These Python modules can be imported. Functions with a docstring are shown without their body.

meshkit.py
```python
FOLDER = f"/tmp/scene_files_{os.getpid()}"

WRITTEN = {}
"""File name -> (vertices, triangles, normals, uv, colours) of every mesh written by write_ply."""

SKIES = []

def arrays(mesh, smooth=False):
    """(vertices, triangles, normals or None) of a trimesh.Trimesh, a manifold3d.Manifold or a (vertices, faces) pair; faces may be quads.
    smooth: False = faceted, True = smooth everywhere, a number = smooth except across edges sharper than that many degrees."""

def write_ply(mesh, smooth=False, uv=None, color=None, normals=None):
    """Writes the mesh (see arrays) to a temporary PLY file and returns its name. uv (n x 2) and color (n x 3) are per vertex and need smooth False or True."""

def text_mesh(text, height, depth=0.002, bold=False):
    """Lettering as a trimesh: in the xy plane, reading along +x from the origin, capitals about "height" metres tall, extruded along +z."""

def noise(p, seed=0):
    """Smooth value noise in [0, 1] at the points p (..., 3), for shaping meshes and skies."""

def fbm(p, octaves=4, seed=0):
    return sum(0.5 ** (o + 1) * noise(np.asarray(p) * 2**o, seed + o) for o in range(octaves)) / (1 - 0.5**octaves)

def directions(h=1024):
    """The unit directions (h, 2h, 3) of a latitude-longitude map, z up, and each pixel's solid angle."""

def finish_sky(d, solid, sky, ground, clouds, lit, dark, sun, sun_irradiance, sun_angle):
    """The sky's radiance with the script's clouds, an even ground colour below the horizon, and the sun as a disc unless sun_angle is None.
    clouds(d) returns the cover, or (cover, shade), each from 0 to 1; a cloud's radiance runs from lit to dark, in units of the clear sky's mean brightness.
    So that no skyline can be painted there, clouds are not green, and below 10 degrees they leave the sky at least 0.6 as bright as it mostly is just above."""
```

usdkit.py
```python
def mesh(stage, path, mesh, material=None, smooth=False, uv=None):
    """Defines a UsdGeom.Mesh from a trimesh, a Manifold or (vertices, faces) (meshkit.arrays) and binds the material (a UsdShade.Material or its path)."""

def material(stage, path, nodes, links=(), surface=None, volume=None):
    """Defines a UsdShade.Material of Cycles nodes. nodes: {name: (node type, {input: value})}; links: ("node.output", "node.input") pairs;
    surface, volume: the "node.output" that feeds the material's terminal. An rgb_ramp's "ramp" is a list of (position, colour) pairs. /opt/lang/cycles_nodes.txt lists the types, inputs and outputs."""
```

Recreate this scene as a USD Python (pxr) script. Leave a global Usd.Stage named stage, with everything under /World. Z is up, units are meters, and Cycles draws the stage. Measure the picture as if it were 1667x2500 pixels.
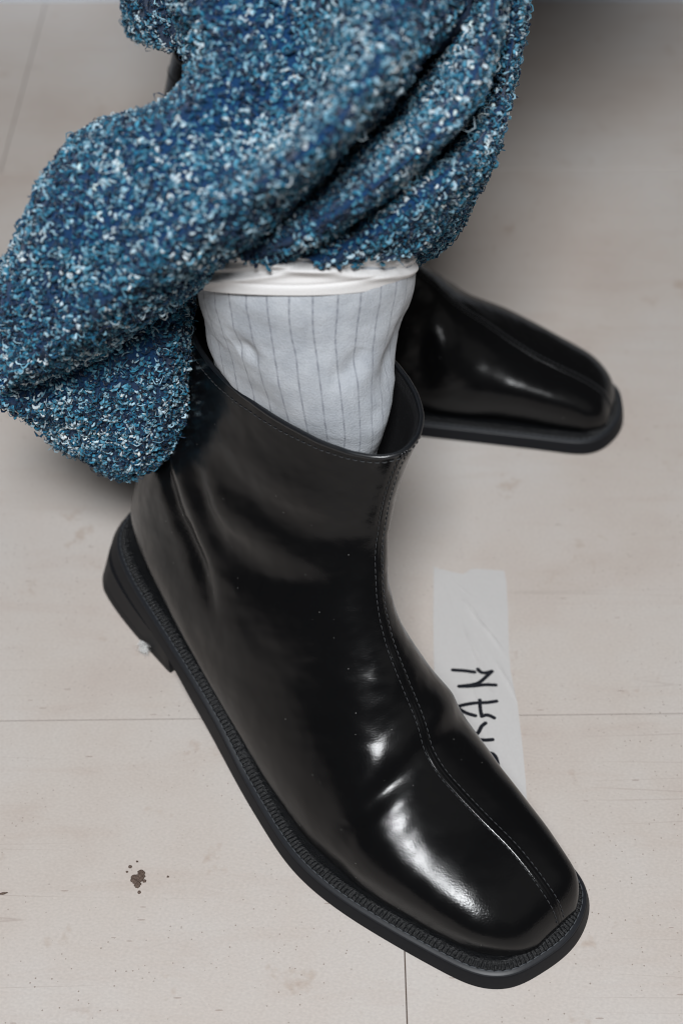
import math, random
import numpy as np, trimesh, usdkit
from meshkit import fbm, noise
from pxr import Gf, Sdf, Usd, UsdGeom, UsdLux, UsdShade, Vt
from scipy.ndimage import gaussian_filter1d
from scipy.interpolate import CubicSpline, PchipInterpolator
from scipy.spatial import cKDTree
from shapely.geometry import LineString, Polygon

stage = Usd.Stage.CreateInMemory()
UsdGeom.SetStageUpAxis(stage, 'Z')
UsdGeom.Xform.Define(stage, '/World')
rng = np.random.default_rng(7)

# ------------------------------------------------------------------ camera
cam = UsdGeom.Camera.Define(stage, '/World/camera')
cam.AddTranslateOp().Set(Gf.Vec3d(0, 0, 0.58))
cam.AddRotateXOp().Set(42.2)
cam.CreateHorizontalApertureAttr(24.0)
cam.CreateFocalLengthAttr(50.39)
cam.CreateClippingRangeAttr(Gf.Vec2f(0.01, 100))
cam.CreateFStopAttr(6.7)
cam.CreateFocusDistanceAttr(0.615)
cam.CreateExposureAttr(0.0)

# ------------------------------------------------------------------ light
def look_at(prim, pos, target):
    p, t = Gf.Vec3d(*pos), Gf.Vec3d(*target)
    m = Gf.Matrix4d().SetLookAt(p, t, Gf.Vec3d(0, 0.01, 1)).GetInverse()
    prim.AddTransformOp().Set(m)

def rect(name, pos, target, w, h, power, color):
    l = UsdLux.RectLight.Define(stage, '/World/' + name)
    l.CreateWidthAttr(w); l.CreateHeightAttr(h); l.CreateIntensityAttr(power); l.CreateColorAttr(Gf.Vec3f(*color))
    look_at(l, pos, target)
    return l

KEY = rect('key_light', (-0.05, -0.50, 1.60), (0.0, 0.40, 0.0), 0.48, 0.37, 67.0, (0.96, 0.98, 1.0))  # unseen lamp above and behind the camera, placed to light toe and floor
FILL = rect('unseen_side_light', (1.25, -0.25, 1.5), (0.0, 0.45, 0.0), 1.6, 1.2, 0.2, (1.0, 0.97, 0.94))  # out of view at right, placed to soften the shadows around the boot
dome = UsdLux.DomeLight.Define(stage, '/World/room_ambience')
dm = usdkit.material(stage, '/World/Looks/ambience', {'b': ('background_shader', {'color': (1.0, 0.95, 0.92), 'strength': 0.042})}, [], surface='b.background')
UsdShade.MaterialBindingAPI.Apply(dome.GetPrim()).Bind(dm)

# ------------------------------------------------------------------ helpers
used = {}
def numbered(path):
    n = used.get(path, -1) + 1
    used[path] = n
    return path if n == 0 else f'{path}_{n:03d}'

def thing(name, label, cat, group=None, loc=None, rz=0.0, kind=None):
    x = UsdGeom.Xform.Define(stage, numbered('/World/' + name))
    if loc is not None:
        x.AddTranslateOp().Set(Gf.Vec3d(*map(float, loc))); x.AddRotateZOp().Set(math.degrees(rz))
    tag(x.GetPrim(), label, cat, group, kind)
    return x.GetPrim()

def tag(p, label=None, cat=None, group=None, kind=None):
    for k, v in (('label', label), ('category', cat), ('group', group), ('kind', kind)):
        if v: p.SetCustomDataByKey(k, v)
    return p

def obj(name, mesh, mat, parent=None, smooth=False, tint=None):
    path = numbered((str(parent.GetPath()) if parent is not None else '/World') + '/' + name)
    m = usdkit.mesh(stage, path, mesh, mat, smooth)
    if tint is not None:
        UsdGeom.PrimvarsAPI(m).CreatePrimvar('tint', Sdf.ValueTypeNames.Color3fArray, 'vertex').Set(Vt.Vec3fArray.FromNumpy(np.asarray(tint, np.float32)))
    return m.GetPrim()

def grid_faces(nu, nv, close_u=False, close_v=False):
    """quads of a grid of nu rows x nv columns (index = i * nv + j), split to triangles."""
    i = np.arange(nu if close_u else nu - 1); j = np.arange(nv if close_v else nv - 1)
    I, J = np.meshgrid(i, j, indexing='ij'); I2, J2 = (I + 1) % nu, (J + 1) % nv
    a, b, c, d = I * nv + J, I2 * nv + J, I2 * nv + J2, I * nv + J2
    return np.vstack([np.stack([a, b, c], -1).reshape(-1, 3), np.stack([a, c, d], -1).reshape(-1, 3)])

def resample(pts, n, closed=False, cubic=True):
    p = np.asarray(pts, float)
    if closed: p = np.vstack([p, p[:1]])
    s = np.r_[0, np.cumsum(np.linalg.norm(np.diff(p, axis=0), axis=1))]
    cs = CubicSpline(s, p, bc_type='periodic' if closed else 'natural') if cubic else (lambda t: np.stack([np.interp(t, s, p[:, k]) for k in range(p.shape[1])], 1))
    t = np.linspace(0, s[-1], 40 * n)
    q = cs(t)
    L = np.r_[0, np.cumsum(np.linalg.norm(np.diff(q, axis=0), axis=1))]
    tt = np.interp(np.linspace(0, L[-1], n + 1 if closed else n), L, t)
    return cs(tt[:-1] if closed else tt)

def tube(path, r, sides=8, closed=False, caps=True):
    p = np.asarray(path, float); n = len(p); r = np.broadcast_to(np.asarray(r, float), (n,))
    t = np.roll(p, -1, 0) - np.roll(p, 1, 0) if closed else np.gradient(p, axis=0)
    t /= np.maximum(np.linalg.norm(t, axis=1, keepdims=True), 1e-12)
    ref = np.where(np.abs(t[:, 2:3]) < 0.9, [[0, 0, 1.0]], [[1.0, 0, 0]])
    a = np.cross(t, ref); a /= np.linalg.norm(a, axis=1, keepdims=True)
    for k in range(1, n):
        v = a[k - 1] - t[k] * (a[k - 1] @ t[k]); a[k] = v / max(np.linalg.norm(v), 1e-9)
    b = np.cross(t, a)
    ang = np.arange(sides) * 2 * np.pi / sides
    v = (p[:, None] + r[:, None, None] * (np.cos(ang)[None, :, None] * a[:, None] + np.sin(ang)[None, :, None] * b[:, None])).reshape(-1, 3)
    f = grid_faces(n, sides, closed, True)[:, ::-1]
    if caps and not closed:
        v = np.vstack([v, p[0], p[-1]]); m = n * sides; j = np.arange(sides); j2 = (j + 1) % sides
        f = np.vstack([f, np.stack([np.full(sides, m), j, j2], 1)[:, ::-1] * 1, np.stack([np.full(sides, m + 1), m - sides + j, m - sides + j2], 1)])
    return v, f

def join(parts):
    vs, fs, n = [], [], 0
    for v, f in parts:
        vs.append(v); fs.append(np.asarray(f) + n); n += len(v)
    return np.vstack(vs), np.vstack(fs)

def stitches(path, normals, length, gap, r, lift=0.0):
    """thread stitches along a path: small rounded bars lying on the surface."""
    p = np.asarray(path, float); nn = np.asarray(normals, float)
    s = np.r_[0, np.cumsum(np.linalg.norm(np.diff(p, axis=0), axis=1))]
    out = []
    for a in np.arange(gap, s[-1] - length, length + gap):
        q = np.linspace(a, a + length, 5)
        c = np.stack([np.interp(q, s, p[:, k]) for k in range(3)], 1)
        m = np.stack([np.interp(q, s, nn[:, k]) for k in range(3)], 1)
        h = np.array([-0.6, 0.3, 0.6, 0.3, -0.6]) * r + lift
        out.append(tube(c + m * h[:, None], r * np.array([0.6, 1, 1.05, 1, 0.6]), 6))
    return join(out)

def vnormals(v, f):
    n = np.zeros_like(v); c = np.cross(v[f[:, 1]] - v[f[:, 0]], v[f[:, 2]] - v[f[:, 0]])
    for k in range(3): np.add.at(n, f[:, k], c)
    return n / np.maximum(np.linalg.norm(n, axis=1, keepdims=True), 1e-12)

# ------------------------------------------------------------------ materials
def mat(name, nodes, links, surface='p.BSDF'):
    return usdkit.material(stage, '/World/Looks/' + name, nodes, links, surface=surface)

def leather():
    n = {'g': ('geometry', {}),
         'n1': ('noise_texture', {'scale': 60.0, 'detail': 3.0}), 'r1': ('map_range', {'from_min': 0.3, 'from_max': 0.7, 'to_min': 0.165, 'to_max': 0.245}),
         'grain': ('noise_texture', {'scale': 1500.0, 'detail': 3.0, 'roughness': 0.6}), 'cr': ('voronoi_texture', {'scale': 900.0, 'feature': 'distance_to_edge'}),
         'hm': ('math', {'math_type': 'multiply_add', 'value2': 0.5}),
         'wav': ('noise_texture', {'scale': 45.0, 'detail': 2.0}), 'b2': ('bump', {'strength': 0.35, 'distance': 0.0022}),
         'b1': ('bump', {'strength': 0.2, 'distance': 0.0003}),
         'sp': ('voronoi_texture', {'scale': 330.0}), 'lt': ('math', {'math_type': 'less_than', 'value2': 0.085}),
         'ss': ('separate_xyz', {}), 'gt': ('math', {'math_type': 'greater_than', 'value2': 0.92}), 'an': ('math', {'math_type': 'multiply'}),
         'c': ('mix', {'color1': (0.0035, 0.0036, 0.004), 'color2': (0.13, 0.13, 0.125)}),
         'rr': ('math', {'math_type': 'multiply_add', 'value2': 0.4}),
         'p': ('principled_bsdf', {'specular_ior_level': 0.28})}
    l = [('g.position', x + '.vector') for x in ('n1', 'grain', 'cr', 'sp', 'wav')] + [
         ('n1.fac', 'r1.value'), ('grain.fac', 'hm.value1'), ('cr.distance', 'hm.value3'), ('wav.fac', 'b2.height'), ('b2.normal', 'b1.normal'), ('hm.value', 'b1.height'), ('b1.normal', 'p.normal'),
         ('sp.distance', 'lt.value1'), ('sp.color', 'ss.vector'), ('ss.x', 'gt.value1'), ('lt.value', 'an.value1'), ('gt.value', 'an.value2'), ('an.value', 'c.fac'), ('c.color', 'p.base_color'),
         ('an.value', 'rr.value1'), ('r1.result', 'rr.value3'), ('rr.value', 'p.roughness')]
    return mat('polished_leather', n, l)

def simple(name, col, rough, spec=0.5, scale=0.0, amt=0.3, bump=0.0, dist=0.0003, sheen=0.0):
    n = {'p': ('principled_bsdf', {'base_color': col, 'roughness': rough, 'specular_ior_level': spec, 'sheen_weight': sheen})}
    l = []
    if scale:
        n.update({'g': ('geometry', {}), 'n': ('noise_texture', {'scale': scale, 'detail': 4.0, 'roughness': 0.6}),
                  'm': ('mix', {'color1': tuple(x * (1 - amt) for x in col), 'color2': tuple(x * (1 + amt) for x in col)}),
                  'b': ('bump', {'strength': bump, 'distance': dist})})
        l = [('g.position', 'n.vector'), ('n.fac', 'm.fac'), ('m.color', 'p.base_color'), ('n.fac', 'b.height'), ('b.normal', 'p.normal')]
    return mat(name, n, l)

def floor_mat():
    n = {'g': ('geometry', {}),
         'n1': ('noise_texture', {'scale': 5.0, 'detail': 5.0, 'roughness': 0.6}), 'r1': ('rgb_ramp', {'ramp': [(0.30, (0.49, 0.422, 0.378)), (0.46, (0.54, 0.488, 0.448)), (0.62, (0.56, 0.526, 0.498))]}),
         'mp': ('mapping', {'scale': (6.0, 40.0, 1.0)}), 'n2': ('noise_texture', {'scale': 1.6, 'detail': 6.0, 'roughness': 0.65, 'distortion': 0.6}), 'r2': ('rgb_ramp', {'ramp': [(0.30, (0.90, 0.84, 0.81)), (0.47, (1, 1, 1))]}),
         'm1': ('mix', {'mix_type': 'multiply', 'fac': 0.35}),
         # stains
         'n3': ('noise_texture', {'scale': 26.0, 'detail': 4.0, 'roughness': 0.7}), 'r3': ('rgb_ramp', {'ramp': [(0.62, (1, 1, 1)), (0.78, (0.74, 0.63, 0.55))]}),
         'm2': ('mix', {'mix_type': 'multiply', 'fac': 1.0}),
         # specks
         'v': ('voronoi_texture', {'scale': 420.0}), 'vd': ('math', {'math_type': 'less_than', 'value2': 0.15}), 'vs': ('separate_xyz', {}), 'vg': ('math', {'math_type': 'greater_than', 'value2': 0.72}),
         'va': ('math', {'math_type': 'multiply'}), 'vn': ('noise_texture', {'scale': 14.0, 'detail': 2.0}), 'vr': ('map_range', {'from_min': 0.42, 'from_max': 0.62, 'to_min': 0.15, 'to_max': 0.75, 'clamp': True}), 'vm': ('math', {'math_type': 'multiply'}),
         'm3': ('mix', {'color2': (0.20, 0.15, 0.12)}),
         # fine fibres lying in the paint
         'mp2': ('mapping', {'scale': (650.0, 950.0, 1.0), 'rotation': (0.0, 0.0, 0.3)}), 'n4': ('noise_texture', {'scale': 1.0, 'detail': 3.0}), 'r4': ('map_range', {'from_min': 0.35, 'from_max': 0.65, 'to_min': 0.955, 'to_max': 1.04}), 'm4': ('mix', {'mix_type': 'multiply', 'fac': 1.0}),
         # long hair-fine scratches
         'mp3': ('mapping', {'scale': (2.0, 60.0, 1.0), 'rotation': (0.0, 0.0, 0.06)}), 'n5': ('noise_texture', {'scale': 1.0, 'detail': 1.0, 'distortion': 0.2}), 'a5': ('math', {'math_type': 'subtract', 'value2': 0.5}), 'b5': ('math', {'math_type': 'absolute'}), 'r5': ('map_range', {'from_min': 0.0, 'from_max': 0.006, 'to_min': 0.45, 'to_max': 0.0, 'clamp': True}),
         'n6': ('noise_texture', {'scale': 9.0}), 'r6': ('map_range', {'from_min': 0.52, 'from_max': 0.62, 'clamp': True}), 'x6': ('math', {'math_type': 'multiply'}),
         'm5': ('mix', {'color2': (0.33, 0.27, 0.24)}),
         # short dashes and hairs
         'mp7': ('mapping', {'scale': (90.0, 520.0, 1.0), 'rotation': (0.0, 0.0, 0.7)}), 'd7': ('noise_texture', {'scale': 30.0}), 'v7': ('voronoi_texture', {'scale': 1.0}), 'l7': ('math', {'math_type': 'less_than', 'value2': 0.16}), 's7': ('separate_xyz', {}), 'g7': ('math', {'math_type': 'greater_than', 'value2': 0.955}), 'x7': ('math', {'math_type': 'multiply'}), 'y7': ('math', {'math_type': 'multiply', 'value2': 0.55}),
         'm7': ('mix', {'color2': (0.26, 0.19, 0.16)}),
         'b': ('bump', {'strength': 0.12, 'distance': 0.0004}),
         'p': ('principled_bsdf', {'roughness': 0.48, 'specular_ior_level': 0.35})}
    l = [('g.position', x + '.vector') for x in ('n1', 'mp', 'n3', 'v', 'vn', 'mp2', 'mp3', 'n6')] + [
         ('n1.fac', 'r1.fac'), ('mp.vector', 'n2.vector'), ('n2.fac', 'r2.fac'), ('r1.color', 'm1.color1'), ('r2.color', 'm1.color2'),
         ('n3.fac', 'r3.fac'), ('m1.color', 'm2.color1'), ('r3.color', 'm2.color2'),
         ('v.distance', 'vd.value1'), ('v.color', 'vs.vector'), ('vs.x', 'vg.value1'), ('vd.value', 'va.value1'), ('vg.value', 'va.value2'), ('vn.fac', 'vr.value'), ('va.value', 'vm.value1'), ('vr.result', 'vm.value2'),
         ('vm.value', 'm3.fac'), ('m2.color', 'm3.color1'),
         ('mp2.vector', 'n4.vector'), ('n4.fac', 'r4.value'), ('m3.color', 'm4.color1'), ('r4.result', 'm4.color2'),
         ('mp3.vector', 'n5.vector'), ('n5.fac', 'a5.value1'), ('a5.value', 'b5.value1'), ('b5.value', 'r5.value'), ('n6.fac', 'r6.value'), ('r5.result', 'x6.value1'), ('r6.result', 'x6.value2'), ('x6.value', 'm5.fac'), ('m4.color', 'm5.color1'),
         ('g.position', 'mp7.vector'), ('mp7.vector', 'v7.vector'), ('v7.distance', 'l7.value1'), ('v7.color', 's7.vector'), ('s7.x', 'g7.value1'), ('l7.value', 'x7.value1'), ('g7.value', 'x7.value2'), ('x7.value', 'y7.value1'), ('y7.value', 'm7.fac'), ('m5.color', 'm7.color1'), ('m7.color', 'p.base_color'), ('n4.fac', 'b.height'), ('b.normal', 'p.normal')]
    return mat('painted_board', n, l)

def sock_mat():
    n = {'g': ('geometry', {}), 'a': ('attribute', {'attribute': 'tint'}), 's': ('separate_xyz', {}),
         'u': ('math', {'math_type': 'multiply', 'value2': 31.0}), 'f': ('math', {'math_type': 'fraction'}), 'd': ('math', {'math_type': 'subtract', 'value2': 0.5}), 'ab': ('math', {'math_type': 'absolute'}),
         'r': ('map_range', {'from_min': 0.025, 'from_max': 0.06, 'to_min': 0.75, 'to_max': 0.0, 'clamp': True}),
         'z': ('math', {'math_type': 'multiply', 'value2': 1500.0}), 'sn': ('math', {'math_type': 'sine'}), 'sr': ('map_range', {'from_min': -1.0, 'from_max': 1.0, 'to_min': 0.55, 'to_max': 1.0}), 'rm': ('math', {'math_type': 'multiply'}),
         'n': ('noise_texture', {'scale': 45.0, 'detail': 5.0, 'roughness': 0.65}), 'nr': ('rgb_ramp', {'ramp': [(0.35, (0.33, 0.352, 0.385)), (0.65, (0.45, 0.472, 0.502))]}),
         'fz': ('noise_texture', {'scale': 1400.0, 'detail': 2.0}), 'fr': ('map_range', {'to_min': 0.86, 'to_max': 1.12}), 'mm': ('mix', {'mix_type': 'multiply', 'fac': 1.0}),
         'm': ('mix', {'color2': (0.15, 0.16, 0.19)}), 'b': ('bump', {'strength': 0.6, 'distance': 0.0006}),
         'p': ('principled_bsdf', {'roughness': 0.9, 'specular_ior_level': 0.2, 'sheen_weight': 0.15})}
    l = [('a.vector', 's.vector'), ('s.x', 'u.value1'), ('u.value', 'f.value1'), ('f.value', 'd.value1'), ('d.value', 'ab.value1'), ('ab.value', 'r.value'),
         ('s.y', 'z.value1'), ('z.value', 'sn.value1'), ('sn.value', 'sr.value'), ('r.result', 'rm.value1'), ('sr.result', 'rm.value2'),
         ('g.position', 'n.vector'), ('g.position', 'fz.vector'), ('n.fac', 'nr.fac'), ('fz.fac', 'fr.value'), ('nr.color', 'mm.color1'), ('fr.result', 'mm.color2'), ('mm.color', 'm.color1'),
         ('rm.value', 'm.fac'), ('m.color', 'p.base_color'), ('fz.fac', 'b.height'), ('b.normal', 'p.normal')]
    return mat('sock_knit', n, l)

def pile_mat():
    n = {'a': ('attribute', {'attribute': 'tint'}), 'd': ('principled_bsdf', {'roughness': 0.75, 'specular_ior_level': 0.25, 'sheen_weight': 0.25, 'sheen_roughness': 0.4}),
         't': ('translucent_bsdf', {}), 'm': ('mix_closure', {'fac': 0.05})}
    l = [('a.color', 'd.base_color'), ('a.color', 't.color'), ('d.BSDF', 'm.closure1'), ('t.BSDF', 'm.closure2')]
    return mat('boucle_pile', n, l, 'm.closure')

M = dict(
    leather=leather(),
    rubber=simple('sole_rubber', (0.0065, 0.007, 0.009), 0.58, 0.22, 900.0, 0.35, 0.25, 0.0003),
    lip=simple('sole_lip', (0.014, 0.0155, 0.019), 0.45, 0.4, 500.0, 0.25, 0.15, 0.0002),
    welt=simple('welt_leather', (0.0045, 0.005, 0.006), 0.40, 0.4, 1600.0, 0.5, 0.9, 0.0006),
    thread=simple('black_thread', (0.022, 0.024, 0.027), 0.55, 0.5),
    welt_thread=simple('welt_thread', (0.06, 0.066, 0.074), 0.6, 0.4),
    lining=simple('boot_lining', (0.006, 0.006, 0.007), 0.6, 0.4, 1400.0, 0.5, 0.8, 0.0006),
    edge=simple('topline_edge', (0.008, 0.009, 0.011), 0.30, 0.6),
    floor=floor_mat(),
    gap=simple('joint_dirt', (0.12, 0.09, 0.075), 0.9, 0.2),
    tape=simple('paper_tape', (0.545, 0.53, 0.52), 0.6, 0.3, 900.0, 0.06, 0.25, 0.0003),
    ink=simple('marker_ink', (0.012, 0.013, 0.018), 0.45, 0.4, 700.0, 0.6),
    sock=sock_mat(),
    cuff=simple('cuff_cotton', (0.66, 0.65, 0.645), 0.85, 0.2, 1200.0, 0.06, 0.3, 0.0004, 0.2),
    cloth=simple('blue_cloth', (0.002, 0.034, 0.105), 0.85, 0.2, 1100.0, 0.8, 0.7, 0.0008, 0.2),
    pile=pile_mat(),
    dirt=simple('dried_mud', (0.12, 0.085, 0.068), 0.8, 0.3, 1500.0, 0.9, 0.6, 0.0006),
    fray=simple('frayed_yarn', (0.12, 0.25, 0.34), 0.8, 0.2),
    lint=simple('lint', (0.75, 0.75, 0.74), 0.9, 0.2),
    skirting=simple('pale_skirting', (0.60, 0.65, 0.72), 0.5, 0.4, 8.0, 0.08),
)


# ------------------------------------------------------------------ data measured for this scene (centimetres)
# folds of the near trouser leg, one row per ridge or valley
ROLL = [
    [[-6.39,61.0,30.25],[-5.84,61.0,25.37],[-5.07,58.0,23.01],[-7.32,55.0,22.18],[-9.07,53.0,20.99],[-10.9,52.0,18.42],[-12.84,51.0,15.46],[-14.96,50.5,12.39]],
    [[-6.48,55.0,32.98],[-6.74,55.0,28.58],[-5.95,51.0,26.96],[-8.04,48.0,27.56],[-10.17,47.0,27.12],[-11.18,45.5,26.23],[-12.37,45.0,24.23],[-13.87,45.0,21.1],[-15.32,45.0,17.81]],
    [[-3.94,50.0,35.25],[-3.86,48.0,32.32],[-3.38,45.5,30.88],[-5.36,43.5,29.67],[-7.4,42.5,28.5],[-9.15,42.0,26.75],[-11.32,42.0,24.15],[-13.66,43.0,20.46]],
    [[-1.02,48.0,36.16],[-1.3,48.0,32.32],[-1.44,45.8,30.37],[-2.89,43.2,29.34],[-4.97,41.0,28.7],[-7.31,41.0,26.61],[-10.12,41.5,23.58],[-13.33,42.5,20.05]],
    [[1.61,48.0,36.16],[1.25,44.8,34.03],[0.49,41.6,32.9],[-0.84,40.2,31.82],[-2.9,40.0,30.07],[-5.61,40.5,27.35],[-8.97,41.0,23.8],[-13.32,42.5,19.17]],
    [[4.05,49.0,35.71],[3.72,47.5,32.59],[2.33,44.5,32.1],[0.78,42.5,31.12],[-1.3,41.0,29.7],[-3.69,41.5,26.77],[-6.72,42.5,23.25],[-10.66,43.5,19.15],[-14.25,44.0,17.11]],
    [[4.44,52.0,34.34],[4.18,51.0,30.72],[2.68,48.0,29.86],[0.94,46.0,28.65],[-1.46,45.0,26.72],[-4.11,45.0,23.9],[-7.29,45.5,20.48],[-11.37,46.0,16.78],[-14.99,46.0,15.13]],
    [[4.87,57.0,32.07],[4.64,57.0,27.51],[2.84,54.0,26.28],[0.79,52.0,24.73],[-1.97,51.0,22.39],[-4.91,51.0,19.4],[-8.1,50.0,17.0],[-12.22,50.0,13.6],[-16.13,50.0,11.93]],
]
FOLDS = [
    [[3.65,60.5,29.41],[3.2,59.5,26.17],[-0.42,55.5,23.52],[-2.9,49.5,23.83],[-4.56,44.0,24.51]],
    [[4.72,58.5,30.35],[4.43,57.5,26.86],[0.97,52.5,24.6],[-1.68,47.5,24.45],[-3.92,43.5,24.41]],
    [[4.76,51.5,33.66],[4.76,50.5,30.49],[2.02,47.0,28.1],[-0.43,44.0,27.28],[-2.62,43.0,25.73],[-3.87,43.7,24.12]],
    [[5.44,49.5,34.61],[5.12,47.0,31.21],[2.67,43.0,29.47],[0.95,41.7,28.63],[-1.23,42.0,26.48],[-3.12,43.1,24.55]],
    [[5.82,50.5,34.13],[5.77,49.5,29.36],[3.31,46.0,27.37],[1.39,44.5,26.35],[-0.67,44.1,24.72],[-2.09,43.9,23.93]],
    [[6.47,54.5,32.24],[6.47,54.5,25.8],[4.16,51.5,23.27],[1.95,48.5,22.94],[-0.22,45.5,23.36],[-1.63,44.3,23.61]],
    [[6.28,51.0,33.9],[6.25,50.0,27.3],[4.97,46.5,27.09],[2.97,44.0,26.38],[1.48,43.5,25.23],[-0.21,43.3,24.39]],
    [[6.38,51.0,33.9],[6.56,50.5,27.54],[5.47,47.5,26.06],[3.61,45.0,25.19],[2.29,44.3,24.28],[0.88,43.9,23.96]],
    [[6.82,53.5,32.71],[7.09,53.5,26.11],[6.08,51.0,23.61],[4.28,48.0,22.7],[2.84,45.5,23.26],[1.66,43.7,24.12]],
    [[6.81,52.5,33.19],[6.96,52.5,28.87],[6.39,51.5,25.62],[5.5,50.0,23.79],[4.13,48.0,22.29],[2.99,46.5,22.36]],
    [[7.32,55.5,31.77],[7.43,55.5,27.21],[6.86,54.5,23.53],[6.09,53.5,21.07],[4.78,52.0,18.87],[3.48,50.0,19.61]],
    [[6.47,60.5,29.41],[6.67,60.5,24.43],[6.13,59.5,20.37],[5.18,57.5,18.31],[4.2,55.5,16.71],[3.14,53.5,17.27]],
]
FLAP = [
    [[-15.64,47.0,16.03],[-12.67,47.0,16.74],[-10.22,47.0,17.9],[-7.85,47.5,19.27],[-6.19,48.0,20.18]],
    [[-15.08,44.5,16.76],[-12.1,44.5,17.11],[-9.72,44.5,18.26],[-7.81,45.0,19.16],[-6.4,47.5,18.38]],
    [[-14.87,44.5,16.05],[-12.13,44.5,15.69],[-9.8,44.5,16.17],[-7.78,44.5,17.35],[-6.63,47.5,15.34]],
    [[-14.08,45.0,14.98],[-12.09,45.0,13.98],[-10.0,45.0,13.48],[-7.94,45.0,14.23],[-6.78,47.5,12.97]],
    [[-13.38,46.0,12.36],[-11.96,46.0,11.23],[-10.31,46.0,10.09],[-8.63,46.0,10.77],[-6.93,47.5,12.01]],
    [[-13.26,48.5,10.29],[-12.01,48.5,9.47],[-10.51,48.5,8.91],[-8.98,48.5,9.47],[-7.48,49.5,10.67]],
]
TAPE_EDGE = [
    [4.866,48.681],
    [5.148,48.512],
    [5.467,48.413],
    [5.912,48.259],
    [6.358,48.147],
    [6.603,48.287],
    [6.764,48.455],
    [6.962,48.512],
    [7.628,48.467],
    [8.57,48.371],
    [8.62,47.619],
    [8.54,45.501],
    [8.39,43.054],
    [8.381,41.895],
    [8.504,40.422],
    [8.563,39.915],
    [8.598,37.502],
    [8.587,35.792],
    [8.553,34.526],
    [8.516,31.153],
    [4.682,31.153],
    [4.624,35.792],
    [4.538,40.422],
    [4.675,45.024],
]
MARKER_STROKES = [
    [[5.508,41.934],[6.05,41.887],[6.588,41.791]],
    [[6.754,41.963],[6.861,41.81],[7.454,41.848]],
    [[7.454,41.848],[7.152,41.526],[6.741,41.148],[6.191,40.989],[5.764,40.942]],
    [[5.764,40.942],[6.498,40.961],[7.042,41.036],[7.581,41.017]],
    [[7.55,40.06],[7.24,39.996],[6.434,39.941],[5.584,39.739]],
    [[5.584,39.739],[5.946,39.42],[6.465,39.211]],
    [[6.736,40.125],[6.721,39.647],[6.766,39.175]],
    [[6.766,39.175],[6.998,39.256],[7.365,39.084]],
    [[6.456,37.87],[6.901,37.817],[7.202,37.853]],
    [[6.929,38.787],[6.729,38.608],[6.598,38.34],[6.359,38.118],[6.182,38.296]],
    [[6.456,37.87],[5.559,37.888]],
    [[6.182,38.296],[5.902,38.653],[5.629,38.474],[5.559,37.888]],
    [[6.927,37.109],[7.146,37.048],[7.299,36.805],[7.343,36.504]],
    [[7.343,36.504],[7.215,35.949],[6.616,35.779],[5.894,35.949],[5.629,36.461],[5.954,36.978],[6.484,37.152],[6.927,37.109]],
]
TAPE_WRINKLES = [
    [[6.038,47.402],[6.166,46.047]],
    [[6.387,47.086],[6.762,45.229],[6.916,44.125],[6.738,42.077],[6.621,39.283],[6.595,37.941]],
    [[7.534,44.224],[7.848,42.558],[8.073,41.412],[8.466,40.06]],
]
DIRT = [
    [-8.92,30.593],
    [-9.129,31.455],
    [-9.414,31.193],
    [-7.695,30.712],
    [-8.896,29.961],
    [-9.536,30.952],
]
SPLINTER = [
    [-15.078,29.844],
    [-14.865,29.863],
    [-14.676,29.922],
]
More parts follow.
